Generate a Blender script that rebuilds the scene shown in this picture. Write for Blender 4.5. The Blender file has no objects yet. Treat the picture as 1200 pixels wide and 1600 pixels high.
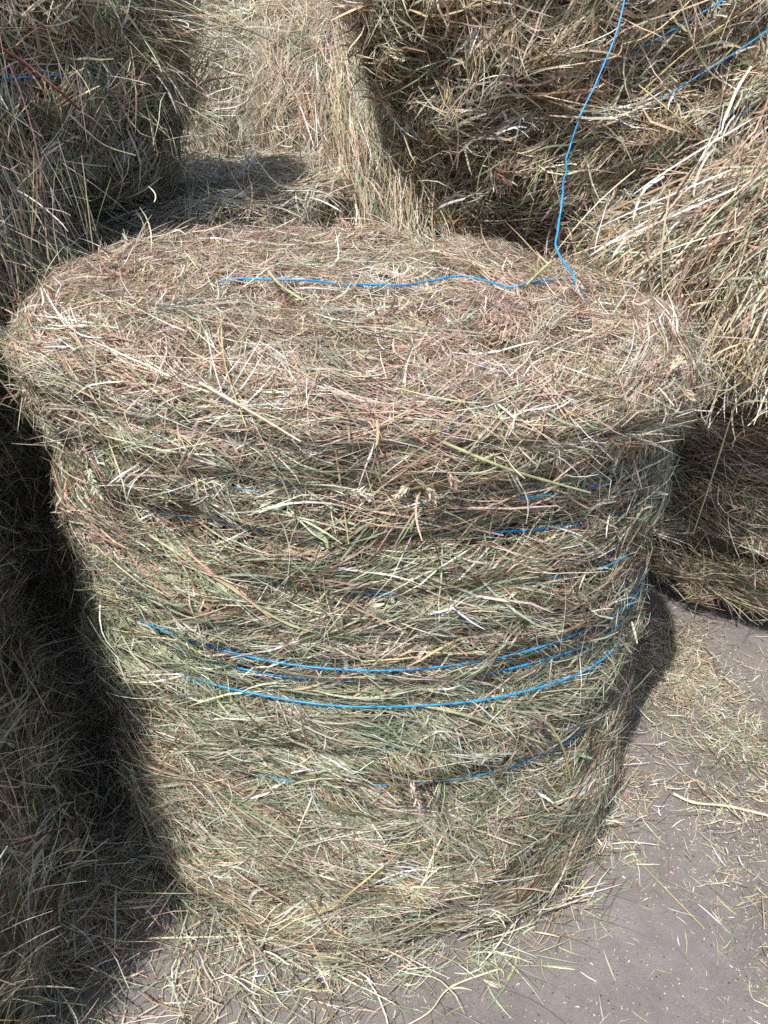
import bpy, math, numpy as np
from mathutils import Matrix, Vector

rng = np.random.default_rng(11)
SC = bpy.context.scene
COL = SC.collection
PI = math.pi

# ------------------------------------------------------------------ camera
PITCH = math.radians(31.4)
CAMZ = 1.6
cam_d = bpy.data.cameras.new('camera')
cam = bpy.data.objects.new('camera', cam_d)
COL.objects.link(cam)
cam.location = (0, 0, CAMZ)
cam.rotation_euler = (PI / 2 - PITCH, 0, 0)
cam_d.sensor_fit = 'VERTICAL'
cam_d.sensor_height = 32.0
cam_d.lens = 24.0                    # f = 1200 px on a 1600 px tall frame
cam_d.clip_start = 0.05
cam_d.clip_end = 500
SC.camera = cam
CAMP = np.array([0, 0, CAMZ])
cp, sp = math.cos(PITCH), math.sin(PITCH)


def ray(px, py):
    u, v = (px - 600) / 1200.0, (py - 800) / 1200.0
    return np.array([u, cp - v * sp, -(sp + v * cp)])


def at_z(px, py, z=0.0):
    d = ray(px, py)
    s = (z - CAMZ) / d[2]
    return CAMP + d * s


def at_s(px, py, s):
    return CAMP + ray(px, py) * s


# ------------------------------------------------------------------ light
EL = math.radians(60)
AZ = math.radians(32)               # shadows fall forward and 32 degrees to the right
to_sun = np.array([-math.sin(AZ) * math.cos(EL), -math.cos(AZ) * math.cos(EL), math.sin(EL)])
sd = bpy.data.lights.new('sun', 'SUN')
sd.energy = 4.6
sd.angle = math.radians(0.55)
sd.color = (1.0, 0.955, 0.89)
sun = bpy.data.objects.new('sun', sd)
COL.objects.link(sun)
sun.location = (-4, -6, 9)
sun.rotation_euler = Vector(to_sun).to_track_quat('Z', 'Y').to_euler()

world = bpy.data.worlds.new('World')
SC.world = world
world.use_nodes = True
wn = world.node_tree
bg = wn.nodes['Background']
sky = wn.nodes.new('ShaderNodeTexSky')
sky.sky_type = 'NISHITA'
sky.sun_disc = False
sky.sun_elevation = EL
sky.sun_rotation = math.atan2(to_sun[0], to_sun[1])
sky.dust_density = 2.0
wn.links.new(sky.outputs[0], bg.inputs[0])
bg.inputs[1].default_value = 0.12

SC.view_settings.view_transform = 'Standard'
SC.view_settings.look = 'None'
SC.view_settings.gamma = 1
SC.view_settings.exposure = 0.25
SC.view_settings.use_curve_mapping = False
SC.render.engine = 'CYCLES'
SC.cycles.max_bounces = 5
SC.cycles.diffuse_bounces = 3
SC.cycles.glossy_bounces = 2
SC.cycles.transmission_bounces = 2
SC.cycles.use_denoising = False
SC.cycles.caustics_reflective = False
SC.cycles.caustics_refractive = False
SC.render.filter_size = 1.3


# ------------------------------------------------------------------ materials
def mat(name):
    m = bpy.data.materials.new(name)
    m.use_nodes = True
    nt = m.node_tree
    return m, nt, nt.nodes['Principled BSDF']


def N(nt, t, **kw):
    n = nt.nodes.new(t)
    for k, v in kw.items():
        setattr(n, k, v)
    return n


def hay_material():
    m, nt, b = mat('hay')
    a = N(nt, 'ShaderNodeAttribute', attribute_name='col')
    tc = N(nt, 'ShaderNodeTexCoord')
    no = N(nt, 'ShaderNodeTexNoise')
    no.inputs['Scale'].default_value = 160
    no.inputs['Detail'].default_value = 3
    nt.links.new(tc.outputs['Object'], no.inputs['Vector'])
    mr = N(nt, 'ShaderNodeMapRange')
    mr.inputs[1].default_value = .3
    mr.inputs[2].default_value = .7
    mr.inputs[3].default_value = .78
    mr.inputs[4].default_value = 1.18
    nt.links.new(no.outputs['Fac'], mr.inputs[0])
    mx = N(nt, 'ShaderNodeVectorMath', operation='SCALE')
    nt.links.new(a.outputs['Color'], mx.inputs[0])
    nt.links.new(mr.outputs[0], mx.inputs['Scale'])
    nt.links.new(mx.outputs[0], b.inputs['Base Color'])
    b.inputs['Roughness'].default_value = .6
    b.inputs['Specular IOR Level'].default_value = .22
    tr = N(nt, 'ShaderNodeBsdfTranslucent')
    nt.links.new(mx.outputs[0], tr.inputs['Color'])
    ms = N(nt, 'ShaderNodeMixShader')
    ms.inputs[0].default_value = .16
    out = nt.nodes['Material Output']
    nt.links.new(b.outputs[0], ms.inputs[1])
    nt.links.new(tr.outputs[0], ms.inputs[2])
    nt.links.new(ms.outputs[0], out.inputs[0])
    return m


def packed_material():
    m, nt, b = mat('packed_hay')
    tc = N(nt, 'ShaderNodeTexCoord')
    no = N(nt, 'ShaderNodeTexNoise')
    no.inputs['Scale'].default_value = 90
    no.inputs['Detail'].default_value = 6
    nt.links.new(tc.outputs['Object'], no.inputs['Vector'])
    cr = N(nt, 'ShaderNodeValToRGB')
    cr.color_ramp.elements[0].position = .3
    cr.color_ramp.elements[0].color = (.06, .045, .03, 1)
    cr.color_ramp.elements[1].position = .7
    cr.color_ramp.elements[1].color = (.22, .17, .11, 1)
    nt.links.new(no.outputs['Fac'], cr.inputs[0])
    nt.links.new(cr.outputs[0], b.inputs['Base Color'])
    b.inputs['Roughness'].default_value = .9
    bu = N(nt, 'ShaderNodeBump')
    bu.inputs['Strength'].default_value = .6
    bu.inputs['Distance'].default_value = .01
    nt.links.new(no.outputs['Fac'], bu.inputs['Height'])
    nt.links.new(bu.outputs[0], b.inputs['Normal'])
    return m


def twine_material():
    m, nt, b = mat('blue_twine')
    tc = N(nt, 'ShaderNodeTexCoord')
    no = N(nt, 'ShaderNodeTexNoise')
    no.inputs['Scale'].default_value = 60
    no.inputs['Detail'].default_value = 4
    nt.links.new(tc.outputs['Object'], no.inputs['Vector'])
    cr = N(nt, 'ShaderNodeValToRGB')
    cr.color_ramp.elements[0].position = .3
    cr.color_ramp.elements[0].color = (.012, .24, .58, 1)
    cr.color_ramp.elements[1].position = .7
    cr.color_ramp.elements[1].color = (.045, .44, .86, 1)
    nt.links.new(no.outputs['Fac'], cr.inputs[0])
    nt.links.new(cr.outputs[0], b.inputs['Base Color'])
    b.inputs['Roughness'].default_value = .42
    return m


def ground_material():
    m, nt, b = mat('dusty_concrete')
    tc = N(nt, 'ShaderNodeTexCoord')

    def noise(scale, det, rough=.55):
        n = N(nt, 'ShaderNodeTexNoise')
        n.inputs['Scale'].default_value = scale
        n.inputs['Detail'].default_value = det
        n.inputs['Roughness'].default_value = rough
        nt.links.new(tc.outputs['Object'], n.inputs['Vector'])
        return n
    big, mid, fine = noise(2.6, 7, .62), noise(13, 7, .68), noise(420, 3, .7)
    cr = N(nt, 'ShaderNodeValToRGB')
    e = cr.color_ramp.elements
    e[0].position = .32
    e[0].color = (.190, .170, .168, 1)
    e[1].position = .68
    e[1].color = (.285, .262, .258, 1)
    nt.links.new(big.outputs['Fac'], cr.inputs[0])
    cr2 = N(nt, 'ShaderNodeValToRGB')
    e = cr2.color_ramp.elements
    e[0].position = .3
    e[0].color = (.80, .79, .79, 1)
    e[1].position = .72
    e[1].color = (1.12, 1.11, 1.1, 1)
    nt.links.new(mid.outputs['Fac'], cr2.inputs[0])
    cr3 = N(nt, 'ShaderNodeValToRGB')
    e = cr3.color_ramp.elements
    e[0].position = .28
    e[0].color = (.62, .6, .6, 1)
    e[1].position = .62
    e[1].color = (1.08, 1.08, 1.08, 1)
    nt.links.new(fine.outputs['Fac'], cr3.inputs[0])
    m1 = N(nt, 'ShaderNodeMixRGB', blend_type='MULTIPLY')
    m1.inputs[0].default_value = 1
    m2 = N(nt, 'ShaderNodeMixRGB', blend_type='MULTIPLY')
    m2.inputs[0].default_value = 1
    nt.links.new(cr.outputs[0], m1.inputs[1])
    nt.links.new(cr2.outputs[0], m1.inputs[2])
    nt.links.new(m1.outputs[0], m2.inputs[1])
    nt.links.new(cr3.outputs[0], m2.inputs[2])
    nt.links.new(m2.outputs[0], b.inputs['Base Color'])
    b.inputs['Roughness'].default_value = .85
    ad = N(nt, 'ShaderNodeMath', operation='MULTIPLY_ADD')
    ad.inputs[1].default_value = 2.5
    nt.links.new(mid.outputs['Fac'], ad.inputs[0])
    nt.links.new(fine.outputs['Fac'], ad.inputs[2])
    bu = N(nt, 'ShaderNodeBump')
    bu.inputs['Strength'].default_value = .6
    bu.inputs['Distance'].default_value = .004
    nt.links.new(ad.outputs[0], bu.inputs['Height'])
    nt.links.new(bu.outputs[0], b.inputs['Normal'])
    return m


HAY, PACK, TWINE, GROUND = hay_material(), packed_material(), twine_material(), ground_material()

# ------------------------------------------------------------------ colours of hay (linear base colours)
PAL = np.array([
    (.52, .435, .295),  # 0 straw tan
    (.80, .745, .615),  # 1 pale cream
    (.225, .265, .165), # 2 green
    (.355, .37, .265),  # 3 grey olive
    (.50, .36, .30),    # 4 pinkish brown
    (.26, .175, .11),   # 5 brown
    (.115, .08, .055),  # 6 dark brown
    (.48, .53, .385),   # 7 pale green
])
MIX_TOP = np.array([.17, .20, .03, .07, .40, .13, .04, .03])
MIX_SIDE = np.array([.12, .14, .19, .24, .08, .07, .06, .16])
MIX_BROWN = np.array([.33, .17, .03, .08, .14, .19, .06, .01])
MIX_GREY = np.array([.16, .14, .10, .24, .16, .11, .05, .04])
MIX_LIGHT = np.array([.28, .26, .05, .13, .16, .06, .02, .04])
MIX_CLUMP = np.array([.30, .30, .03, .10, .09, .10, .04, .04])
MIX_LITTER = np.array([.30, .26, .07, .15, .08, .07, .03, .04])


def snoise(p, freq, seed, k=7):
    """cheap smooth 3-D noise, about -1 .. 1"""
    r = np.random.default_rng(seed)
    out = np.zeros(len(p))
    for _ in range(k):
        d = r.normal(size=3)
        d *= freq * r.uniform(.6, 1.5) / np.linalg.norm(d)
        out += np.sin(p @ d + r.uniform(0, 6.283))
    return out / math.sqrt(k) * 1.0


def pick_colours(n, mix, pos, seed, alt=None, vary=.27, band=None):
    m = np.tile(mix, (n, 1))
    if alt is not None:
        f = np.clip(.5 + .9 * snoise(pos, 6.0, seed + 5), 0, 1)[:, None]
        m = m * (1 - f) + alt[None] * f
    # patches: green / brown drifts in the crop
    a_ = .75
    if band is not None:                      # layers wound on one after another
        pos, a_ = pos * np.array(band), .85
    g = np.exp(a_ * snoise(pos, 11.0, seed + 1))
    w = np.exp(a_ * snoise(pos, 13.0, seed + 2))
    l = np.exp(.55 * snoise(pos, 17.0, seed + 3))
    m[:, [2, 3, 7]] *= g[:, None]
    m[:, [4, 5, 6]] *= w[:, None]
    m[:, [0, 1]] *= l[:, None]
    c = np.cumsum(m, 1)
    c /= c[:, -1:]
    idx = (rng.random(n)[:, None] > c).sum(1)
    col = PAL[np.clip(idx, 0, 7)] * np.exp(rng.normal(0, vary, n))[:, None]
    col *= np.exp(rng.normal(0, .06, (n, 3)))
    return np.clip(col, .015, .86)


# ------------------------------------------------------------------ bale shapes as distance fields
class Bale:
    def __init__(s, loc, H, prof, rc, seed, rot=None, bands=(), lump=.02, tilt=None, groove=.014, lean=(0, 0), flat=1.0):
        s.flat, s.droop, s.fine = flat, 0.0, .0075
        s.loc = np.array(loc, float)
        s.H, s.rc, s.seed, s.bands, s.lump, s.tilt, s.groove = H, rc, seed, bands, lump, tilt, groove
        s.lean = lean
        s.pz = np.array([p[0] for p in prof])
        s.pr = np.array([p[1] for p in prof])
        s.rot = np.eye(3) if rot is None else np.array(rot)

    def local(s, p):
        return (p - s.loc) @ s.rot

    def world(s, q):
        return q @ s.rot.T + s.loc

    def sdf(s, p):
        q = s.local(p)
        z = q[:, 2].copy()
        zl = np.clip(z / s.H, 0, 1)
        q = q - np.stack([zl * s.lean[0], zl * s.lean[1], zl * 0], 1)
        q[:, 1] = np.where(q[:, 1] < 0, q[:, 1] * s.flat, q[:, 1])
        if s.tilt is not None:
            z = z + s.tilt(q) * np.clip(z / s.H, 0, 1)
        r = np.hypot(q[:, 0], q[:, 1])
        R = np.interp(z, s.pz, s.pr)
        R = R + s.fine * snoise(q * np.array([1, 1, 1.7]), 31, s.seed + 13, 6)
        R = R + s.lump * snoise(q, 4.2, s.seed, 5) + s.lump * .45 * snoise(q * np.array([1, 1, 2.2]), 13, s.seed + 9, 5)
        zb = z + s.droop * (1 - np.abs(q[:, 1]) / (r + 1e-6))
        for b in s.bands:
            R = R - s.groove * np.exp(-((zb - b) / .013) ** 2)
        hz = s.H / 2
        zc = np.abs(z - hz) - hz - .011 * snoise(q, 23, s.seed + 17, 6) - s.lump * .6 * snoise(q, 7.0, s.seed + 3, 5)
        a = r - R + s.rc
        b_ = zc + s.rc
        return np.hypot(np.maximum(a, 0), np.maximum(b_, 0)) + np.minimum(np.maximum(a, b_), 0) - s.rc

    def grad(s, p, d=None, e=.006):
        if d is None:
            d = s.sdf(p)
        g = np.empty_like(p)
        for k in range(3):
            o = np.zeros(3)
            o[k] = e
            g[:, k] = s.sdf(p + o) - d
        return g / (np.linalg.norm(g, axis=1)[:, None] + 1e-9)

    def project(s, p, h=0.0, it=3):
        for _ in range(it):
            d = s.sdf(p)
            p = p - s.grad(p, d) * (d - h)[:, None] if np.ndim(h) else p - s.grad(p, d) * (d - h)[:, None]
        return p

    def sample(s, n, ends=(False, True)):
        """random points on the skin; a flag for which belong to an end"""
        Rm = s.pr.max()
        A = 2 * PI * Rm * s.H
        E = PI * Rm * Rm
        wts = np.array([A, E * ends[0], E * ends[1]])
        wts /= wts.sum()
        k = rng.choice(3, n, p=wts)
        th = rng.uniform(0, 2 * PI, n)
        r = np.where(k == 0, Rm, Rm * np.sqrt(rng.random(n)))
        z = np.where(k == 0, rng.uniform(0, s.H, n), np.where(k == 1, 0, s.H))
        q = np.stack([r * np.cos(th), r * np.sin(th), z], 1)
        return s.world(q), k

    def circ(s, p):
        q = s.local(p)
        t = np.stack([-q[:, 1], q[:, 0], np.zeros(len(q))], 1)
        t /= np.linalg.norm(t, axis=1)[:, None] + 1e-9
        return t @ s.rot.T

    def hit(s, px, py, h=0.0):
        d = ray(px, py)
        ln = np.linalg.norm(d)
        d = d / ln
        t = .4
        for _ in range(160):
            v = s.sdf((CAMP + d * t)[None])[0] - h
            if v < .0008:
                break
            t += v * .7
            if t > 12:
                break
        return CAMP + d * t


class Ground:
    loc = np.zeros(3)

    def sdf(s, p):
        return p[:, 2]

    def grad(s, p, d=None):
        g = np.zeros_like(p)
        g[:, 2] = 1
        return g

    def hit(s, px, py, h=0.0):
        return at_z(px, py, h)


# ------------------------------------------------------------------ strand ribbons
def rot_about(v, axis, ang):
    c, s_ = np.cos(ang)[:, None], np.sin(ang)[:, None]
    return v * c + np.cross(axis, v) * s_ + axis * (np.sum(axis * v, 1)[:, None]) * (1 - c)


def unit(v):
    return v / (np.linalg.norm(v, axis=1)[:, None] + 1e-9)


def ribbons(P, T, shape, L, W, h, lift, stick, col, nseg=5, wob=.10, kink=.18, grav=0.0):
    """march every strand over the field; returns verts (n,nseg+1,2,3) and colours"""
    n = len(P)
    pos = P.copy()
    d = unit(T)
    step = (L / nseg)[:, None]
    pts = [pos.copy()]
    nrm = []
    curve = rng.normal(0, wob, (n,))
    kk = rng.random(n) < kink
    kseg = rng.integers(1, nseg, n)
    kang = rng.normal(0, .75, n)
    for i in range(nseg + 1):
        sd_ = shape.sdf(pos) if shape is not None else None
        nn = shape.grad(pos, sd_) if shape is not None else np.tile(np.array([0, 0, 1.]), (n, 1))
        nrm.append(nn)
        if i == nseg:
            break
        f = (i + 1) / nseg
        ang = curve + rng.normal(0, wob * .6, n) + np.where(kk & (kseg == i), kang, 0)
        d = rot_about(d, nn, ang)
        if shape is not None:
            dn = np.sum(d * nn, 1)[:, None]
            d = d - nn * dn * stick[:, None]
            d = unit(d)
        if grav:
            d = d + np.array([0, 0, -1.0]) * grav * step
            d = unit(d)
        pos = pos + d * step
        if shape is not None:
            tgt = h + lift * f * f
            dd = shape.sdf(pos)
            pos = pos - shape.grad(pos, dd) * ((dd - tgt) * stick)[:, None]
            # loose strands never dive inside the bale
            bad = np.minimum(dd - (h - .004), 0) * (1 - stick)
            pos = pos - nn * bad[:, None]
        pts.append(pos.copy())
    pts = np.stack(pts, 1)
    nrm = np.stack(nrm, 1)
    tan = np.gradient(pts, axis=1)
    tan /= np.linalg.norm(tan, axis=2)[..., None] + 1e-9
    side = np.cross(tan, nrm)
    side /= np.linalg.norm(side, axis=2)[..., None] + 1e-9
    up = np.cross(side, tan)
    roll = rng.normal(0, .55, n)[:, None] + rng.normal(0, .35, n)[:, None] * np.linspace(-1, 1, nseg + 1)[None]
    sv = side * np.cos(roll)[..., None] + up * np.sin(roll)[..., None]
    prof = np.ones(nseg + 1)
    prof[0] = .65
    prof[-1] = .35
    if nseg > 3:
        prof[-2] = .8
    w = (W[:, None] * prof[None] * .5)[..., None]
    v = np.stack([pts - sv * w, pts + sv * w], 2)
    tint = np.linspace(1.08, .94, nseg + 1)
    tint = np.where(rng.random(n)[:, None] < .5, tint[None], tint[None, ::-1])
    c = col[:, None, :] * tint[..., None]
    return v, np.repeat(c[:, :, None, :], 2, 2)


class MeshBuf:
    def __init__(s):
        s.v, s.f4, s.c, s.m, s.sm = [], [], [], [], []
        s.n = 0

    def add(s, v, f, c, mi=0, smooth=False):
        v = v.reshape(-1, 3)
        s.v.append(v)
        s.f4.append(f + s.n)
        s.c.append(c.reshape(-1, 3))
        s.m.append(np.full(len(f), mi, np.int32))
        s.sm.append(np.full(len(f), smooth, bool))
        s.n += len(v)

    def add_ribbons(s, v, c):
        n, k = v.shape[:2]
        base = np.arange(n)[:, None] * (k * 2) + np.arange(k - 1)[None] * 2
        f = np.stack([base, base + 1, base + 3, base + 2], 2).reshape(-1, 4)
        s.add(v, f, c)

    def add_tube(s, pts, rad, col, ns=6, mi=0):
        pts = np.asarray(pts, float)
        k = len(pts)
        rad = np.broadcast_to(np.asarray(rad, float), (k,))
        tan = unit(np.gradient(pts, axis=0))
        ref = np.array([.31, .2, .93])
        a = unit(np.cross(tan, ref))
        b = np.cross(tan, a)
        th = np.arange(ns) / ns * 2 * PI
        v = pts[:, None] + rad[:, None, None] * (a[:, None] * np.cos(th)[None, :, None] + b[:, None] * np.sin(th)[None, :, None])
        i, j = np.meshgrid(np.arange(k - 1), np.arange(ns), indexing='ij')
        j2 = (j + 1) % ns
        f = np.stack([i * ns + j, i * ns + j2, (i + 1) * ns + j2, (i + 1) * ns + j], 2).reshape(-1, 4)
        c = np.broadcast_to(np.asarray(col, float), (k, ns, 3)) if np.ndim(col) == 1 else np.repeat(np.asarray(col)[:, None], ns, 1)
        s.add(v, f, c, mi, True)

    def build(s, name, mats, parent=None, origin=None):
        v = np.concatenate(s.v)
        if origin is not None:
            v = v - np.asarray(origin)
        f = np.concatenate(s.f4)
        me = bpy.data.meshes.new(name)
        me.vertices.add(len(v))
        me.vertices.foreach_set('co', v.astype(np.float32).ravel())
        me.loops.add(f.size)
        me.loops.foreach_set('vertex_index', f.astype(np.int32).ravel())
        me.polygons.add(len(f))
        me.polygons.foreach_set('loop_start', (np.arange(len(f)) * 4).astype(np.int32))
        me.polygons.foreach_set('material_index', np.concatenate(s.m))
        me.polygons.foreach_set('use_smooth', np.concatenate(s.sm))
        for m in mats:
            me.materials.append(m)
        at = me.color_attributes.new('col', 'FLOAT_COLOR', 'POINT')
        c = np.concatenate(s.c)
        at.data.foreach_set('color', np.concatenate([c, np.ones((len(c), 1))], 1).astype(np.float32).ravel())
        me.update(calc_edges=True)
        o = bpy.data.objects.new(name, me)
        COL.objects.link(o)
        if parent is not None:
            o.parent = parent
        elif origin is not None:
            o.location = origin
        return o


def tag(o, label=None, cat=None, group=None, kind=None):
    for k, v in (('label', label), ('category', cat), ('group', group), ('kind', kind)):
        if v:
            o[k] = v
    return o


def empty(name, loc):
    o = bpy.data.objects.new(name, None)
    o.location = tuple(loc)
    o.empty_display_size = .1
    COL.objects.link(o)
    return o


def core_mesh(buf, b, inset, nth=96, nz=40, part='all'):
    """closed lathe pushed onto the field, a little under the skin"""
    Rm = b.pr.max()
    prof = []
    for t in np.linspace(0.02, 1, 12):
        prof.append((Rm * t, 0))
    for t in np.linspace(0, 1, nz)[1:-1]:
        prof.append((Rm, b.H * t))
    for t in np.linspace(1, 0.02, 14):
        prof.append((Rm * t, b.H))
    prof = np.array(prof)
    th = np.arange(nth) / nth * 2 * PI
    q = np.stack([prof[:, None, 0] * np.cos(th), prof[:, None, 0] * np.sin(th), np.repeat(prof[:, 1:2], nth, 1)], 2).reshape(-1, 3)
    p = b.project(b.world(q), -inset, 4)
    k = len(prof)
    i, j = np.meshgrid(np.arange(k - 1), np.arange(nth), indexing='ij')
    j2 = (j + 1) % nth
    f = np.stack([i * nth + j, i * nth + j2, (i + 1) * nth + j2, (i + 1) * nth + j], 2).reshape(-1, 4)
    buf.add(p, f, np.full((len(p), 3), .2), 1, True)


def hay_layer(buf, b, n, mix, alt=None, ends=(False, True), Lr=(.05, .20), Wr=(.0012, .0036), hr=(-.026, .008),
              mode='circ', spread=.35, wild=.25, stray=.05, select=None, cull=-.25, seed=0, wob=.10, lift=.012, lock=.5, band=None):
    P, k = b.sample(n, ends)
    h = rng.uniform(hr[0], hr[1], n)
    P = b.project(P, 0, 3)
    nn = b.grad(P)
    view = unit(CAMP - P)
    keep = np.sum(nn * view, 1) > cull + rng.normal(0, .08, n)
    keep &= P[:, 2] > .004
    if select is not None:
        keep &= select(P, nn)
    P, nn, h, k = P[keep], nn[keep], h[keep], k[keep]
    n = len(P)
    if n == 0:
        return
    P = P + nn * h[:, None]
    t = b.circ(P)
    t = unit(t - nn * np.sum(t * nn, 1)[:, None])
    if mode == 'axial':
        t = np.cross(nn, t)
    elif mode == 'down':
        dn = np.tile(np.array([.15, -.1, -1.]), (n, 1))
        t = unit(dn - nn * np.sum(dn * nn, 1)[:, None])
    ang = rng.normal(0, spread, n) + .38 * snoise(P, 7.5, seed + 21) + .25 * snoise(P, 19, seed + 22)
    w = rng.random(n) < wild
    ang = np.where(w, rng.uniform(-PI / 2, PI / 2, n), ang)
    ang += np.where(rng.random(n) < .5, PI, 0)
    L = np.exp(rng.uniform(math.log(Lr[0]), math.log(Lr[1]), n))
    # locks: strands that were cut and baled together still lie side by side
    ld = rng.integers(0, max(1, n // 22), n)
    fo = rng.random(n) < lock
    ang = np.where(fo, ang[ld] + rng.normal(0, .13, n), ang)
    L = np.where(fo, L[ld] * rng.uniform(.6, 1.15, n), L)
    bn = np.cross(nn, t)
    jit = rng.normal(0, .013, (n, 1)) * t[ld] + rng.normal(0, .009, (n, 1)) * bn[ld] + nn[ld] * rng.normal(0, .003, (n, 1))
    P = np.where(fo[:, None], P[ld] + jit, P)
    h = np.where(fo, h[ld] + rng.normal(0, .003, n), h)
    t = np.where(fo[:, None], t[ld], t)
    nn = np.where(fo[:, None], nn[ld], nn)
    T = rot_about(t, nn, ang)
    W = Wr[0] + (Wr[1] - Wr[0]) * rng.random(n) ** 2.2
    st = rng.random(n) < stray
    L = np.where(st, np.minimum(L * .8, .2), L)
    W = np.where(st, W * .75, W)
    stick = np.where(st, rng.uniform(.0, .35, n), rng.uniform(.72, .98, n))
    T = np.where(st[:, None], unit(T + nn * rng.uniform(.0, .75, n)[:, None]), T)
    lf = rng.normal(.2, 1, n) * lift
    lf = np.where(h > hr[1] - .3 * (hr[1] - hr[0]), np.abs(lf), lf)
    # start half a length back so the strand is centred on its sample
    P = P - T * (L * .5)[:, None] * np.where(st, .1, 1)[:, None]
    d0 = b.sdf(P)
    P = P - b.grad(P, d0) * ((d0 - h) * np.where(st, .5, .95))[:, None]
    col = pick_colours(n, mix, P, seed, alt, band=band)
    same = fo & (rng.random(n) < .6)
    col = np.where(same[:, None], col[ld] * np.exp(rng.normal(0, .16, (n, 1))), col)
    v, c = ribbons(P, T, b, L, W, h, lf, stick, col, nseg=5, wob=wob)
    v[..., 2] = np.maximum(v[..., 2], .003)
    buf.add_ribbons(v, c)


def bundle(buf, n, A, B, rA, rB, mix, Lr, Wr, sd_dir=.15, grav=.6, seed=0, wob=.05, along=(0, 1), lim=None):
    """loose sheaf: strands start around A, fan towards B and sag"""
    A, B = np.array(A, float), np.array(B, float)
    ax = (B - A)
    t = rng.uniform(along[0], along[1], n)[:, None]
    P = A + ax * t + rng.normal(0, 1, (n, 3)) * (np.array(rA) * (1 - t) + np.array(rB) * t)
    T = unit(ax / np.linalg.norm(ax) + rng.normal(0, sd_dir, (n, 3)))
    L = np.exp(rng.uniform(math.log(Lr[0]), math.log(Lr[1]), n))
    W = Wr[0] + (Wr[1] - Wr[0]) * rng.random(n) ** 1.6
    col = pick_colours(n, mix, P, seed)
    z = np.zeros(n)
    P = P - T * (L * .5)[:, None]
    v, c = ribbons(P, T, None, L, W, z, z, z, col, nseg=6, wob=wob, grav=grav, kink=.08)
    v[..., 2] = np.maximum(v[..., 2], .003)
    buf.add_ribbons(v, c)


def spline(pts, n):
    pts = np.asarray(pts, float)
    k = len(pts)
    t = np.linspace(0, k - 1, n)
    out = []
    for x in t:
        i = min(int(x), k - 2)
        f = x - i
        p0, p1, p2, p3 = pts[max(i - 1, 0)], pts[i], pts[i + 1], pts[min(i + 2, k - 1)]
        out.append(.5 * ((2 * p1) + (-p0 + p2) * f + (2 * p0 - 5 * p1 + 4 * p2 - p3) * f * f + (-p0 + 3 * p1 - 3 * p2 + p3) * f ** 3))
    return np.array(out)


TW = np.array([.03, .3, .7])


def twine_tube(buf, pts, r=.0018):
    """two-ply twisted cord"""
    pts = np.asarray(pts)
    seg = np.linalg.norm(np.diff(pts, axis=0), axis=1)
    s_ = np.concatenate([[0], np.cumsum(seg)])
    ph = s_ / .014 * 2 * PI
    rad = r * (1 + .12 * np.sin(ph))
    buf.add_tube(pts, rad, TW, 6, 0)
    n = int(s_[-1] / .016)                   # loose fibres
    i_ = rng.integers(1, len(pts) - 1, n)
    tg = unit(pts[i_ + 1] - pts[i_ - 1])
    T = unit(tg * rng.choice([-1, 1], (n, 1)) + rng.normal(0, .4, (n, 3)))
    z = np.zeros(n)
    v, c = ribbons(pts[i_], T, None, rng.uniform(.006, .022, n), z + .0005, z, z, z, np.tile(TW, (n, 1)), nseg=3, wob=.2, kink=.2)
    buf.add_ribbons(v, c)


def twine_ring(b, z, off, amp, seed, parent, th0=0, th1=2 * PI, slope=0.0, r=.0017, wav=.006, droop=0.0):
    n = int(260 * (th1 - th0) / (2 * PI))
    th = np.linspace(th0, th1, n)
    u3 = np.stack([np.cos(th), np.sin(th), np.zeros(n)], 1)
    zz = z + wav * snoise(u3, 5, seed) + .0025 * snoise(u3, 16, seed + 1) - droop * (1 - np.abs(np.sin(th)))
    R = np.interp(zz, b.pz, b.pr)
    q = np.stack([R * np.cos(th), R * np.sin(th), zz], 1)
    o = off + amp * snoise(u3, 9, seed + 2) + amp * .6 * snoise(u3, 23, seed + 3)
    keep_ = b.lump, b.fine
    b.lump, b.fine = b.lump * .3, 0.0
    if b.tilt is not None:
        q[:, 2] -= b.tilt(q) * q[:, 2] / b.H
    p = b.world(q)
    for _ in range(6):                        # in or out along the level radius only
        d_ = b.sdf(p)
        g_ = b.grad(p, d_) @ b.rot
        g_[:, 2] = 0
        p = p - unit(g_) @ b.rot.T * (d_ - o)[:, None]
    b.lump, b.fine = keep_
    ks = 13                                   # pulled tight, the cord bridges the small hollows
    pd = np.concatenate([p[-ks:], p, p[:ks]]) if th1 - th0 > 6.2 else np.concatenate([np.repeat(p[:1], ks, 0), p, np.repeat(p[-1:], ks, 0)])
    w_ = np.hanning(2 * ks + 3)[1:-1]
    w_ /= w_.sum()
    p = np.stack([np.convolve(pd[:, c_], w_, 'valid') for c_ in range(3)], 1)
    fine = np.linspace(0, n - 1, n * 2)
    p = np.stack([np.interp(fine, np.arange(n), p[:, c_]) for c_ in range(3)], 1)
    p[-1] = p[0] if th1 - th0 > 6.2 else p[-1]
    buf = MeshBuf()
    twine_tube(buf, p, r)
    return buf.build('twine', [TWINE], parent, b.loc)


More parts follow.
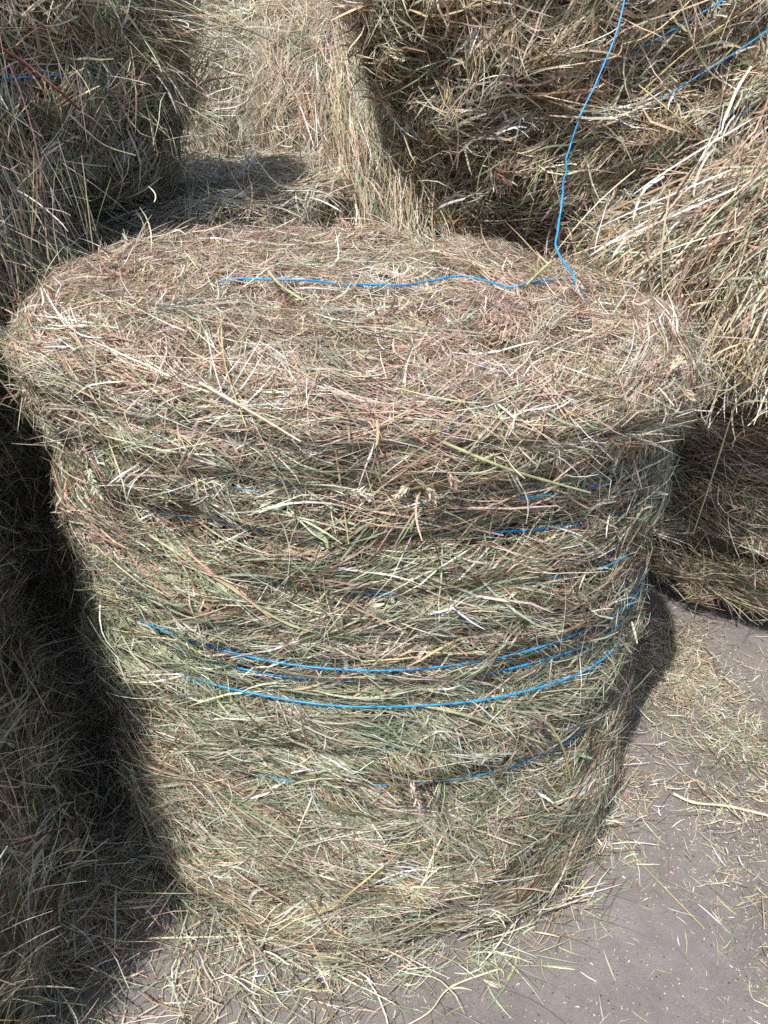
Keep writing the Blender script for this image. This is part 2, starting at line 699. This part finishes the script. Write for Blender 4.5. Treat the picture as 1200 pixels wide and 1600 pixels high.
# ------------------------------------------------------------------ ground
gb = MeshBuf()
gx = np.concatenate([[-120, -40, -12], np.linspace(-2, 3, 170), [12, 40, 120]])
gy = np.concatenate([[-120, -40, -12], np.linspace(-.5, 5, 180), [20, 60, 160]])
X, Y = np.meshgrid(gx, gy, indexing='ij')
pp = np.stack([X.ravel(), Y.ravel(), np.zeros(X.size)], 1)
pp[:, 2] = np.minimum(0, .0035 * snoise(pp, 2.2, 77) + .0012 * snoise(pp, 14, 78) - .004)
ni, nj = X.shape
i, j = np.meshgrid(np.arange(ni - 1), np.arange(nj - 1), indexing='ij')
f = np.stack([i * nj + j, (i + 1) * nj + j, (i + 1) * nj + j + 1, i * nj + j + 1], 2).reshape(-1, 4)
gb.add(pp, f, np.full((len(pp), 3), .2), 0, True)
tag(gb.build('ground', [GROUND]), kind='structure')

GR = Ground()

# ------------------------------------------------------------------ the bale in the centre
TWY = [700, 765, 785, 855, 930, 1000, 1040, 1075, 1105, 1180, 1235]   # heights of the wraps on the front


def main_tilt(q):
    return .07 * q[:, 0] + .09 * np.maximum(q[:, 0], 0) * q[:, 1] + .012 * q[:, 1]


MAIN = Bale((-.034, 1.365, 0), 1.2,
            [(0, .595), (.12, .59), (.45, .59), (.75, .602), (.98, .603), (1.07, .617), (1.13, .638), (1.2, .635)], .125, 3,
            lump=.014, tilt=main_tilt, lean=(0, .135), flat=1.12)
BZ = []
for y_ in TWY:
    P_ = MAIN.hit(560, y_)
    q_ = MAIN.local(P_[None])
    BZ.append(float(P_[2] + main_tilt(q_)[0] * P_[2] / 1.2))
MAIN.bands = BZ[:2] + BZ[3:]
MAIN.droop = .07
bale = empty('round_bale', MAIN.loc)
tag(bale, 'pale round bale standing upright in the centre, wound with bright blue twine', 'hay bale', 'round hay bales stacked in the yard')


def top_zone(P, nn):
    q = MAIN.local(P)
    z = q[:, 2] + main_tilt(q) * np.clip(q[:, 2] / 1.2, 0, 1)
    return z > 1.10 + rng.normal(0, .012, len(P))


def side_zone(P, nn):
    q = MAIN.local(P)
    z = q[:, 2] + main_tilt(q) * np.clip(q[:, 2] / 1.2, 0, 1)
    return z < 1.125 + rng.normal(0, .012, len(P))


buf = MeshBuf()
core_mesh(buf, MAIN, .03)
hay_layer(buf, MAIN, 150000, MIX_SIDE, None, ends=(False, False), Lr=(.05, .21), Wr=(.0009, .0032), spread=.28, wild=.20, band=(.35, .35, 1.5), select=side_zone, seed=100, stray=.035)
hay_layer(buf, MAIN, 8000, MIX_SIDE, MIX_LIGHT, ends=(False, False), Lr=(.10, .30), Wr=(.0014, .0040), hr=(-.006, .009), spread=.32, wild=.28, band=(.35, .35, 1.5), select=side_zone, seed=100, stray=.10, lift=.018)
hay_layer(buf, MAIN, 4200, MIX_SIDE, None, ends=(False, False), Lr=(.04, .15), Wr=(.004, .0085), hr=(-.010, .004), spread=.5, wild=.4, band=(.35, .35, 1.5), select=side_zone, seed=100, stray=.05, lift=.012, wob=.2)
o = buf.build('hay_side', [HAY, PACK], bale, MAIN.loc)
o['label'] = 'green and straw coloured side of the bale, its strands running round it'
buf = MeshBuf()
hay_layer(buf, MAIN, 190000, MIX_TOP, None, Lr=(.022, .10), Wr=(.0008, .0025), hr=(-.024, .008), spread=.55, wild=.5, select=top_zone, seed=200, stray=.04, wob=.14)
hay_layer(buf, MAIN, 1800, MIX_TOP, None, Lr=(.03, .09), Wr=(.004, .0075), hr=(-.008, .004), spread=.6, wild=.6, select=top_zone, seed=230, stray=.05, wob=.2)
hay_layer(buf, MAIN, 6000, MIX_TOP, MIX_LIGHT, Lr=(.07, .24), Wr=(.0013, .0034), hr=(-.002, .012), spread=.45, wild=.4, select=top_zone, seed=240, stray=.14, lift=.02)


def front_rim(P, nn):
    return top_zone(P, nn) & (nn[:, 2] < .93)


hay_layer(buf, MAIN, 36000, MIX_TOP, None, Lr=(.08, .28), Wr=(.0010, .0028), hr=(-.006, .012), spread=.12, wild=.10, select=front_rim, seed=260, stray=.05, lift=.01)


def lip(P, nn):
    q = MAIN.local(P)
    return (np.abs(q[:, 2] - 1.09 - rng.normal(0, .02, len(P))) < .05) & (nn[:, 2] < .8)


hay_layer(buf, MAIN, 42000, MIX_TOP, MIX_SIDE, ends=(False, False), Lr=(.06, .22), Wr=(.0011, .0032), hr=(-.004, .016), spread=.30, wild=.30, select=lip, seed=270, stray=.30, lift=.02)
hay_layer(buf, MAIN, 9000, MIX_TOP, MIX_SIDE, ends=(False, False), Lr=(.05, .15), Wr=(.0011, .0032), hr=(-.002, .02), mode='down', spread=.6, wild=.2, select=lip, seed=280, stray=.35, lift=.01)
o = buf.build('hay_top', [HAY], bale, MAIN.loc)
o['label'] = 'pinkish brown matted top of the bale'
for k, (off, amp) in enumerate([(-.014, .005), (-.009, .006), (-.010, .006), (-.013, .006), (-.010, .006), (-.010, .006),
                               (.007, .0025), (-.006, .006), (.004, .004), (-.011, .006), (-.003, .006)]):
    twine_ring(MAIN, BZ[k], off, amp, (300 + 7 * k if k != 10 else 391), bale, wav=.0025, droop=.07)

# ------------------------------------------------------------------ the other bales
def std_prof(R, H, top=1.0):
    return [(0, R * .96), (H * .3, R), (H * .8, R), (H, R * top)]


def rot_to(axis, spin=0.0):
    q = Vector(axis).normalized().to_track_quat('Z', 'Y')
    return np.array((q.to_matrix() @ Matrix.Rotation(spin, 3, 'Z')))


def other_bale(loc, H, prof, rc, seed, rot, bands, label, layers, twines=(), lump=.03, inset=.035, ends=(False, True), extra=None, lean=(0, 0)):
    b = Bale(loc, H, prof, rc, seed, rot, bands, lump, lean=lean)
    e = empty('round_bale', b.loc)
    tag(e, label, 'hay bale', 'round hay bales stacked in the yard')
    bf = MeshBuf()
    core_mesh(bf, b, inset, 80, 30)
    for kw in layers:
        kw = dict(kw)
        n, mix = kw.pop('n'), kw.pop('mix')
        hay_layer(bf, b, n, mix, ends=kw.pop('ends', ends), seed=seed * 31 + len(bf.v), **kw)
    bf.build('hay_body', [HAY, PACK], e, b.loc)
    if extra:
        extra(b, e)
    for k, (z, off, amp) in enumerate(twines):
        twine_ring(b, z, off, amp, seed * 13 + k * 5, e, wav=.012)
    return b, e


# right, on the ground
RL, _ = other_bale((1.41, 2.40, 0), 1.12, [(0, .58), (.35, .60), (.66, .62), (.88, .72), (1.12, .75)], .12, 21, None, (.3, .6, .9),
                   'shaded round bale standing right of the centre bale, under the sheaf of straw',
                   [dict(n=50000, mix=MIX_BROWN, alt=MIX_GREY, Lr=(.05, .2), spread=.5, wild=.4, stray=.07),
                    dict(n=5000, mix=MIX_LIGHT, Lr=(.1, .3), hr=(0, .015), Wr=(.0015, .004), wild=.6, stray=.2)],
                   [(.9, .004, .006), (.62, -.004, .006)], lean=(-.12, -.20))
# upper right, leaning to the left
ax = np.array([-.47, -.08, .88])
ax /= np.linalg.norm(ax)
RUc = np.array([.68, 3.08, 1.66])
RU_twines = [(.30, -.008, .007), (.45, -.010, .007), (.60, -.007, .007), (.76, -.009, .007), (.92, -.009, .007)]
RU, _ = other_bale(RUc - ax * .62, 1.24, std_prof(.71, 1.24), .24, 22, rot_to(ax), (.30, .45, .60, .76, .92),
                   'brown round bale leaning over at the upper right, dull blue twine slanting across it',
                   [dict(n=75000, mix=MIX_BROWN, Lr=(.05, .22), Wr=(.0018, .0058), spread=.35, wild=.25, stray=.08),
                    dict(n=11000, mix=MIX_BROWN, alt=MIX_LIGHT, Lr=(.10, .36), hr=(0, .025), Wr=(.0024, .0075), wild=.6, stray=.4, lift=.05, wob=.14)],
                   RU_twines, lump=.055, ends=(True, True))


# left column, upper
def left_tuft(b, e):
    bf = MeshBuf()
    cm = MIX_CLUMP * np.array([.7, .6, 2.5, 1.6, .4, .4, 1, 3])
    bundle(bf, 330, (-.70, 2.40, 1.66), (-.46, 2.46, 1.64), (.05, .08, .05), (.05, .06, .045), cm, (.10, .30), (.0014, .004), .24, 1.6, 51, wob=.09)
    bundle(bf, 260, (-.70, 2.38, 1.58), (-.56, 2.40, 1.46), (.06, .08, .06), (.05, .06, .05), cm, (.08, .24), (.0014, .004), .5, 2.0, 52, wob=.12)
    bf.build('tuft', [HAY], e, b.loc)['label'] = 'greenish sheaf of long stems sticking out to the right'


LU, _ = other_bale((-1.30, 2.55, 1.17), 1.2, std_prof(.66, 1.2), .14, 23, None, (.4, .8),
                   'olive round bale at the upper left, greenish tuft of long stems at its right edge',
                   [dict(n=50000, mix=MIX_GREY, Lr=(.06, .24), Wr=(.0016, .0052), mode='down', spread=.5, wild=.3, stray=.06),
                    dict(n=7000, mix=MIX_LIGHT, alt=MIX_GREY, Lr=(.10, .30), hr=(0, .02), Wr=(.0018, .0058), mode='down', wild=.5, stray=.45, lift=.06)],
                   [(.35, -.009, .006), (.8, -.009, .006)], lump=.065, ends=(True, False), extra=left_tuft)


def left_overhang(b, e):
    bf = MeshBuf()
    bundle(bf, 2200, (-1.15, 1.75, 1.36), (-.86, 1.90, .98), (.14, .14, .12), (.10, .14, .13), MIX_GREY, (.08, .30), (.0014, .0046), .55, 1.6, 53, wob=.12)
    bundle(bf, 800, (-1.05, 1.80, 1.40), (-.95, 1.82, 1.0), (.16, .12, .12), (.14, .12, .13), MIX_LIGHT, (.10, .30), (.0014, .0046), .35, 1.2, 54, wob=.12)
    bf.build('tuft', [HAY], e, b.loc)['label'] = 'shaggy fringe of stems hanging over the gap'


LM, _ = other_bale((-1.5, 2.15, 0), 1.17, std_prof(.62, 1.17, 1.1), .12, 24, None, (.4, .8),
                   'shaggy round bale at the left edge beneath the olive one, facing the black gap',
                   [dict(n=45000, mix=MIX_GREY, Lr=(.06, .22), Wr=(.0012, .004), mode='down', spread=.5, wild=.4, stray=.12, lift=.03)],
                   [], lump=.04, extra=left_overhang)
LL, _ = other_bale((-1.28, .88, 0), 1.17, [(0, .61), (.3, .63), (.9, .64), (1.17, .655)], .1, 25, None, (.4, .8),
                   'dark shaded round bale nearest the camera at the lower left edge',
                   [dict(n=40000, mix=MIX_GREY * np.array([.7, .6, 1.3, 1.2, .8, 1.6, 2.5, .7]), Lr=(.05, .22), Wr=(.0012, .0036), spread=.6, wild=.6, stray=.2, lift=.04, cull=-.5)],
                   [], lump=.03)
LT, _ = other_bale((-1.74, 1.42, 1.17), 1.15, std_prof(.64, 1.15), .14, 28, None, (),  # out of frame, added to keep sun and sky out of the left gap
                   'unseen round bale added on top of the two left edge ones to shade the gap below',
                   [dict(n=12000, mix=MIX_GREY, Lr=(.06, .22), Wr=(.0014, .004), spread=.6, wild=.5, stray=.08, cull=-.5)],
                   [], lump=.04, ends=(True, False))
# behind
BK, _ = other_bale((-.72, 3.05, 0), 1.19, std_prof(.60, 1.19, 1.03), .07, 26, None, (),
                   'low grey round bale just behind the centre one, only its flat shaded top in view',
                   [dict(n=34000, mix=MIX_LIGHT, Lr=(.06, .24), Wr=(.0016, .005), spread=.5, wild=.3, stray=.08),
                    dict(n=5000, mix=MIX_LIGHT, Lr=(.10, .3), Wr=(.002, .0058), hr=(0, .02), wild=.6, stray=.5, lift=.05)], [], lump=.04)


def mid_spill(b, e):
    bf = MeshBuf()
    bundle(bf, 2600, (.02, 3.45, 1.42), (.12, 2.75, .98), (.13, .08, .10), (.16, .1, .06), MIX_LIGHT, (.14, .36), (.0016, .0044), .22, .9, 55)
    bf.build('tuft', [HAY], e, b.loc)['label'] = 'loose stems spilling down the front of the bale'


MD, _ = other_bale((-.56, 4.5, .9), 1.25, std_prof(.9, 1.25), .16, 27, rot_to((1, -.05, 0)), (),
                   'sunlit round bale lying on its side behind, its strands hanging straight down',
                   [dict(n=60000, mix=MIX_TOP, alt=MIX_LIGHT, Lr=(.10, .32), Wr=(.0016, .0042), spread=.22, wild=.2, stray=.12, lift=.05),
                    dict(n=5000, mix=MIX_LIGHT, Lr=(.12, .4), Wr=(.0016, .0046), hr=(0, .03), spread=.3, wild=.3, stray=.5, lift=.08)],
                   [], lump=.05, ends=(True, True), extra=mid_spill)
FR, _ = other_bale((-2.0, 6.45, 1.0), 1.5, std_prof(1.0, 1.5), .16, 29, rot_to((1, .1, 0)), (),
                   'farthest bale, a bright sunlit patch of hay seen through the gap at the top',
                   [dict(n=42000, mix=MIX_LIGHT * np.array([1, 1.6, 1.5, 1, .3, .3, .3, 3]), Lr=(.08, .28), Wr=(.002, .0055), spread=.5, wild=.5, stray=.08)], [], lump=.05, ends=(True, True))

# ------------------------------------------------------------------ the sheaf of loose straw on the right
sheaf = MeshBuf()
SO = np.array([1.0, 2.0, 1.15])
bundle(sheaf, 1100, (1.28, 2.02, 1.40), (.64, 1.93, 1.12), (.10, .12, .09), (.06, .08, .05), MIX_CLUMP, (.14, .40), (.0026, .0075), .22, .6, 61, wob=.07)
bundle(sheaf, 1500, (1.25, 2.02, 1.36), (.60, 1.93, 1.09), (.12, .12, .10), (.08, .08, .05), MIX_BROWN, (.08, .28), (.0018, .0058), .55, 1.2, 66, wob=.12)
bundle(sheaf, 500, (1.15, 1.95, 1.36), (.85, 1.86, 1.16), (.14, .06, .05), (.10, .06, .04), MIX_CLUMP, (.12, .40), (.0016, .005), .35, 1.0, 67, wob=.12)
bundle(sheaf, 1300, (1.3, 1.95, 1.25), (.95, 1.85, .92), (.12, .10, .08), (.10, .08, .08), MIX_CLUMP, (.10, .32), (.0014, .0044), .5, 1.5, 62, wob=.12)
bundle(sheaf, 900, (1.2, 2.1, 1.22), (.70, 1.98, 1.02), (.12, .08, .05), (.08, .06, .05), MIX_BROWN, (.14, .40), (.0016, .0046), .35, .6, 63)
bundle(sheaf, 2400, (1.05, 1.74, 1.16), (.90, 1.64, .98), (.22, .08, .05), (.18, .07, .05), MIX_BROWN, (.10, .28), (.0016, .0052), .6, 1.2, 64, wob=.12)
tag(sheaf.build('straw_sheaf', [HAY], None, SO), 'bright sheaf of long loose straw spilling over the edge right of the centre bale', 'straw')

# ------------------------------------------------------------------ litter on the ground
litter = MeshBuf()


def scatter(n, pxs, mix, Lr, Wr, seed, jitter=.03, hmax=.012, lift=.02, stray=.12):
    """pxs: (x, y, sx, sy) patches on the ground, in metres"""
    w = np.array([p[4] for p in pxs])
    k = rng.choice(len(pxs), n, p=w / w.sum())
    pa = np.array([p[:4] for p in pxs])[k]
    P = np.stack([pa[:, 0] + rng.normal(0, 1, n) * pa[:, 2], pa[:, 1] + rng.normal(0, 1, n) * pa[:, 3], np.zeros(n)], 1)
    cl = np.clip(.5 + .8 * snoise(P, 9, seed) + .5 * snoise(P, 24, seed + 1), 0, 1)
    keep = rng.random(n) < .15 + .85 * cl
    keep &= MAIN.sdf(P) > -.02
    P = P[keep]
    n = len(P)
    h = .002 + rng.random(n) ** 2 * hmax
    P[:, 2] = h
    a = rng.uniform(0, 2 * PI, n)
    T = np.stack([np.cos(a), np.sin(a), np.zeros(n)], 1)
    L = np.exp(rng.uniform(math.log(Lr[0]), math.log(Lr[1]), n))
    W = Wr[0] + (Wr[1] - Wr[0]) * rng.random(n) ** 2
    st = rng.random(n) < stray
    col = pick_colours(n, mix, P, seed)
    v, c = ribbons(P, T, GR, L, W, h, np.where(st, lift * rng.random(n), .003 * rng.random(n)), np.full(n, .95), col, nseg=4, wob=.12, kink=.25)
    v[..., 2] = np.maximum(v[..., 2], .0015)
    litter.add_ribbons(v, c)


def g(px, py):
    return at_z(px, py)[:2]


def patch(px, py, sx, sy, w):
    x, y = g(px, py)
    return (x, y, sx, sy, w)


RIGHT = [patch(1130, 1100, .16, .20, 3), patch(1190, 1250, .09, .12, 1.6), patch(1060, 1030, .06, .12, 1.2), patch(1200, 1480, .06, .14, .7), patch(1010, 1230, .05, .08, .4)]
LEFT = [patch(140, 1480, .16, .14, 2.2), patch(330, 1550, .12, .07, .8), patch(230, 1350, .10, .14, 1.2), patch(60, 1580, .12, .06, 1), patch(560, 1560, .10, .07, .5)]
scatter(11000, RIGHT, MIX_LITTER, (.012, .10), (.0010, .003), 401, hmax=.014)
scatter(9000, [(-.76, 1.45, .09, .25, 2.5), (-.66, 1.1, .09, .16, 2), patch(90, 1430, .10, .12, 1.5), (-.95, 1.75, .15, .2, 1.5)], MIX_GREY, (.03, .18), (.0012, .0034), 407, hmax=.12, lift=.05, stray=.3)
scatter(1900, LEFT, MIX_LITTER, (.03, .17), (.0012, .0034), 411, hmax=.02)
scatter(900, [(0.3, 1.0, .55, .35, 1)], MIX_LITTER, (.012, .07), (.001, .0026), 421, hmax=.004)
# fallen crop round the foot of the centre bale
n = 2300
th = rng.uniform(-PI, PI, n)
rr = np.abs(rng.normal(0, .05, n)) + rng.normal(0, .012, n)
P = np.stack([MAIN.loc[0] + .6 * np.cos(th), MAIN.loc[1] + .6 * np.sin(th), np.full(n, .03)], 1)
P = MAIN.project(P, 0, 3)
P[:, :2] += unit(P * np.array([1, 1, 0]) - MAIN.loc)[:, :2] * rr[:, None]
h = .003 + rng.random(n) ** 1.5 * .06 * np.clip(1 - rr / .11, .05, 1)
P[:, 2] = h
a = th + PI / 2 + rng.normal(0, .7, n)
T = np.stack([np.cos(a), np.sin(a), np.zeros(n)], 1)
L = np.exp(rng.uniform(math.log(.03), math.log(.17), n))
W = .0012 + .0026 * rng.random(n) ** 2
v, c = ribbons(P, T, GR, L, W, h, rng.normal(0, .006, n), np.full(n, .95), pick_colours(n, MIX_SIDE, P, 431), nseg=4, wob=.12)
v[..., 2] = np.maximum(v[..., 2], .0015)
litter.add_ribbons(v, c)
# chaff: tiny flakes over the dust
n = 15000
P = np.stack([rng.uniform(-1.1, 1.6, n), rng.uniform(.35, 2.3, n), np.full(n, .0018)], 1)
a = rng.uniform(0, 2 * PI, n)
T = np.stack([np.cos(a), np.sin(a), np.zeros(n)], 1)
L = np.exp(rng.uniform(math.log(.002), math.log(.008), n))
z = np.zeros(n)
v, c = ribbons(P, T, GR, L, .0008 + .0016 * rng.random(n), z + .0018, z, z + .95, pick_colours(n, MIX_LITTER, P, 441, None, .4), nseg=2, wob=.1, kink=0)
v[..., 2] = np.maximum(v[..., 2], .0012)
litter.add_ribbons(v, c)
n = 14000
k = rng.choice(3, n, p=[.6, .25, .15])
c0 = np.array([g(1130, 1120), g(1180, 1400), g(330, 1540)])[k]
P = np.zeros((n, 3))
P[:, :2] = c0 + rng.normal(0, 1, (n, 2)) * np.array([[.2, .22], [.12, .2], [.25, .09]])[k]
P = P[(MAIN.sdf(P + np.array([0, 0, .02])) > 0) & (rng.random(n) < np.clip(.5 + .7 * snoise(P, 14, 461), 0, 1))]
n = len(P)
a = rng.uniform(0, 2 * PI, n)
T = np.stack([np.cos(a), np.sin(a), np.zeros(n)], 1)
z = np.zeros(n)
v, c = ribbons(P, T, GR, np.exp(rng.uniform(math.log(.003), math.log(.016), n)), .0007 + .0014 * rng.random(n), z + .002, z, z + .95, pick_colours(n, MIX_LITTER, P, 463, None, .35), nseg=2, wob=.15, kink=0)
v[..., 2] = np.maximum(v[..., 2], .0012)
litter.add_ribbons(v, c)
# grit: small dark and pale crumbs trodden into the dust
n = 7000
P = np.stack([rng.uniform(-1.0, 1.6, n), rng.uniform(.35, 2.3, n), np.full(n, .001)], 1)
a = rng.uniform(0, 2 * PI, n)
T = np.stack([np.cos(a), np.sin(a), np.zeros(n)], 1)
L = np.exp(rng.uniform(math.log(.0015), math.log(.005), n))
z = np.zeros(n)
cg = np.where(rng.random(n)[:, None] < .6, np.array([[.08, .065, .06]]), np.array([[.42, .39, .36]])) * np.exp(rng.normal(0, .25, (n, 1)))
v, c = ribbons(P, T, GR, L, L * rng.uniform(.5, .9, n), z + .0012, z, z + .95, cg, nseg=2, wob=.1, kink=0)
v[..., 2] = np.maximum(v[..., 2], .0008) + .001 * np.array([0, 1, 0])[None, :, None]
litter.add_ribbons(v, c)
tag(litter.build('hay_litter', [HAY]), 'loose bits of hay scattered over the dusty ground', 'hay', kind='stuff')

# ------------------------------------------------------------------ loose twine
px = [(343, 440), (370, 436), (420, 437), (480, 439), (540, 443), (620, 447), (670, 438), (720, 431), (760, 440), (795, 449), (830, 440), (868, 436)]
pts = spline([MAIN.hit(x, y, .012) for x, y in px], 110)
pts = pts + .0014 * np.stack([snoise(pts, 45, 91 + c_) for c_ in range(3)], 1)
tb = MeshBuf()
twine_tube(tb, pts, .0020)
o_ = pts[0]
tag(tb.build('twine', [TWINE], None, o_), 'loose wavy end of blue twine lying across the top of the centre bale', 'twine')
h0 = MAIN.hit(902, 450, .004)
s0 = h0[1] / ray(902, 450)[1]
wp = [MAIN.hit(912, 462, .003), h0, at_s(893, 425, s0 + .02), at_s(871, 385, s0 + .06), at_s(874, 340, s0 + .10), at_s(878, 300, s0 + .14), at_s(885, 250, 1.95), at_s(905, 180, 1.95), at_s(935, 115, 1.94),
      at_s(962, 55, 1.93), at_s(978, 0, 1.92), at_s(990, -60, 1.92), at_s(1005, -160, 1.96)]
pts = spline(wp, 120)
pts = pts + .0028 * np.stack([snoise(pts, 22, 71 + c_) for c_ in range(3)], 1) + .0010 * np.stack([snoise(pts, 75, 81 + c_) for c_ in range(3)], 1)
tb = MeshBuf()
twine_tube(tb, pts, .0021)
tag(tb.build('twine', [TWINE], None, pts[0]), 'bright blue twine hanging down in front of the brown leaning bale', 'twine')


# ------------------------------------------------------------------ single stems that stand out
def stem(pxs, shapes, lifts, rad, col, label, group='single loose stems', taper=.6):
    p = []
    for (x, y), s_, l in zip(pxs, shapes, lifts):
        p.append(s_.hit(x, y, l))
    pts = spline(p, 26)
    b_ = MeshBuf()
    r_ = np.linspace(1, taper, 26) * rad
    for f_ in (8, 17):
        r_[f_] *= 1.35
    cc = np.array(col)[None] * (1 + .12 * np.sin(np.linspace(0, 9, 26)))[:, None]
    b_.add_tube(pts, r_, cc, 7)
    o = b_.build('straw', [HAY], None, pts[0])
    tag(o, label, 'straw', group)
    return o


CREAM, YEL, OLV, RED = (.76, .68, .50), (.62, .53, .26), (.50, .52, .30), (.26, .115, .085)
M2, G2 = [MAIN] * 2, [GR] * 2
stem([(312, 598), (395, 645), (470, 690)], [MAIN] * 3, [.02, .03, .035], .0021, CREAM, 'stiff whitish straw slanting over the front rim of the centre bale')
stem([(345, 490), (352, 570), (385, 668)], [MAIN] * 3, [.012, .02, .03], .0013, YEL, 'thin yellow straw crossing the top left of the centre bale down to its rim')
stem([(524, 702), (534, 770), (545, 850)], [MAIN] * 3, [.02, .03, .03], .0016, YEL, 'upright yellow straw below the rim in the middle of the centre bale')
stem([(690, 690), (800, 735), (922, 770)], [MAIN] * 3, [.015, .03, .03], .0026, OLV, 'thick pale green straw pointing down right under the rim of the centre bale')
stem([(420, 425), (440, 447), (475, 470)], [MAIN] * 3, [.02, .025, .02], .0028, OLV, 'broad pale straw lying over the left half of the loose twine')
stem([(862, 408), (838, 430), (822, 446)], [MAIN] * 3, [.02, .02, .016], .0034, (.62, .64, .30), 'short thick yellow green straw at the right end of the loose twine')
stem([(232, 835), (340, 905), (450, 975), (560, 1000)], [MAIN] * 4, [.012, .018, .018, .012], .0026, OLV, 'long greenish straw slanting down the left side of the centre bale')
stem([(648, 1100), (735, 1120), (845, 1160)], [MAIN] * 3, [.014, .02, .02], .0030, OLV, 'broad greenish straw just below the lowest clear twine of the centre bale')
stem([(858, 1130), (880, 1170), (893, 1222)], [MAIN] * 3, [.02, .025, .02], .0023, YEL, 'yellowish straw hanging at the lower right of the centre bale')
stem([(1200, 545), (1178, 600), (1150, 632), (1118, 730), (1083, 835)], [RL] * 5, [.22, .24, .24, .24, .22], .0019, CREAM, 'long thin straw hanging in front of the dark bale at the right')
stem([(1062, 0), (1080, 60), (1105, 108), (1135, 132)], [RU] * 4, [.06, .06, .05, .03], .0026, CREAM, 'curved cream straw at the top right corner of the brown leaning bale')
stem([(998, 133), (1060, 185), (1110, 232)], [RU] * 3, [.05, .06, .05], .0023, YEL, 'straight yellowish straw slanting right down the brown leaning bale')
stem([(850, 150), (920, 165), (1010, 180)], [RU] * 3, [.03, .03, .02], .0019, CREAM, 'thin pale straw lying level across the middle of the brown leaning bale')
stem([(852, 107), (905, 100), (962, 88), (972, 70)], [RU] * 4, [.03, .035, .04, .04], .0023, CREAM, 'bent cream straw behind the hanging twine')
stem([(900, 445), (1000, 420), (1200, 20)][:0] or [(985, 160), (1080, 75), (1190, 0)], [RU] * 3, [.02, .03, .03], .0024, YEL, 'very long tan straw rising to the right edge on the brown leaning bale')
stem([(-20, 62), (40, 100), (90, 140), (125, 172)], [LU] * 4, [.10, .10, .10, .09], .0044, RED, 'thick reddish brown stalk at the upper left edge')
stem([(190, 10), (225, 60), (262, 110)], [LU] * 3, [.10, .12, .12], .0028, CREAM, 'whitish straw hanging below the greenish tuft at the upper left')
stem([(110, 180), (160, 225), (212, 243)], [LU] * 3, [.06, .08, .08], .0024, CREAM, 'pale straw curling out below the reddish stalk')
stem([(1052, 1240), (1085, 1254), (1140, 1260), (1215, 1278)], [GR] * 4, [.01, .012, .012, .006], .0034, CREAM, 'broad whitish reed lying on the litter at the right edge', taper=1)
stem([(950, 1292), (1010, 1358), (1100, 1450)], [GR] * 3, [.004, .006, .004], .0014, YEL, 'long thin straight stem lying on bare ground right of the centre bale')
stem([(782, 1513), (705, 1542), (672, 1580), (636, 1602)], [GR] * 4, [.004, .012, .01, .004], .0021, CREAM, 'bent pale straw on the bare ground at the bottom middle')
stem([(232, 1466), (320, 1464), (410, 1462)], [GR] * 3, [.012, .014, .01], .0022, CREAM, 'level pale straw on the ground before the foot of the centre bale')
stem([(405, 1468), (470, 1485), (600, 1513)], [GR] * 3, [.02, .02, .006], .0017, CREAM, 'long straw running right from the foot of the centre bale')
stem([(42, 1425), (60, 1460), (82, 1500)], [GR] * 3, [.06, .05, .03], .0032, YEL, 'stout yellow stem leaning on the litter at the lower left')
stem([(44, 1428), (140, 1424), (235, 1415)], [GR] * 3, [.06, .05, .03], .0016, CREAM, 'long thin stem lying level in the shade at the lower left')
stem([(600, 1352), (540, 1400), (470, 1448)], [MAIN, MAIN, GR], [.03, .05, .04], .0018, YEL, 'long stem leaning against the foot of the centre bale')


# ------------------------------------------------------------------ seed heads
def seed_head(shape, a, b_, h, label, size=1.0, col=(.72, .62, .47)):
    A, B = shape.hit(*a, h), shape.hit(*b_, h + .01)
    if np.linalg.norm(B - A) > .09:
        B = A + (B - A) / np.linalg.norm(B - A) * .04
    bf = MeshBuf()
    d = (B - A)
    ln = np.linalg.norm(d)
    stemp = np.array([A - d * .8, A - d * .3, A])
    bf.add_tube(spline([A - d * .9 - np.array([0, 0, .01]), A - d * .4, A, B], 10), .0009, np.array(col) * .8, 5)
    n = int(70 * size)
    t = rng.random(n)
    P = A + d * t[:, None] + rng.normal(0, 1, (n, 3)) * .0022
    T = unit(d / ln + rng.normal(0, .45, (n, 3)))
    L = rng.uniform(.006, .013, n)
    W = rng.uniform(.0016, .0034, n) * (1.1 - .5 * t)
    z = np.zeros(n)
    cc = np.array(col)[None] * np.exp(rng.normal(0, .14, (n, 1)))
    v, c = ribbons(P, T, None, L, W, z, z, z, np.clip(cc, 0, .85), nseg=3, wob=.1, kink=0)
    bf.add_ribbons(v, c)
    o = bf.build('seed_head', [HAY], None, A)
    tag(o, label, 'seed head', 'grass seed heads')


seed_head(MAIN, (664, 760), (681, 782), .022, 'broad pale seed head below the rim in the middle of the centre bale')
seed_head(MAIN, (702, 735), (714, 762), .024, 'pinkish seed head right of the broad pale one, under the rim', col=(.66, .50, .40))
seed_head(MAIN, (640, 757), (622, 772), .02, 'small seed head left of the broad pale one, under the rim', .7)
seed_head(MAIN, (548, 768), (578, 776), .018, 'whitish feathery seed head lying on a twine left of the middle', col=(.74, .69, .60))
seed_head(MAIN, (640, 1218), (657, 1262), .022, 'long pinkish seed head low on the front of the centre bale', 1.3, col=(.66, .53, .45))
seed_head(MAIN, (1050, 578), (1063, 566), .02, 'pale seed head on the right rim of the centre bale')
seed_head(MAIN, (1062, 605), (1080, 622), .025, 'seed head just under the right rim of the centre bale')
seed_head(MAIN, (138, 735), (152, 770), .02, 'pale greenish seed head on the left side of the centre bale', col=(.52, .55, .42))
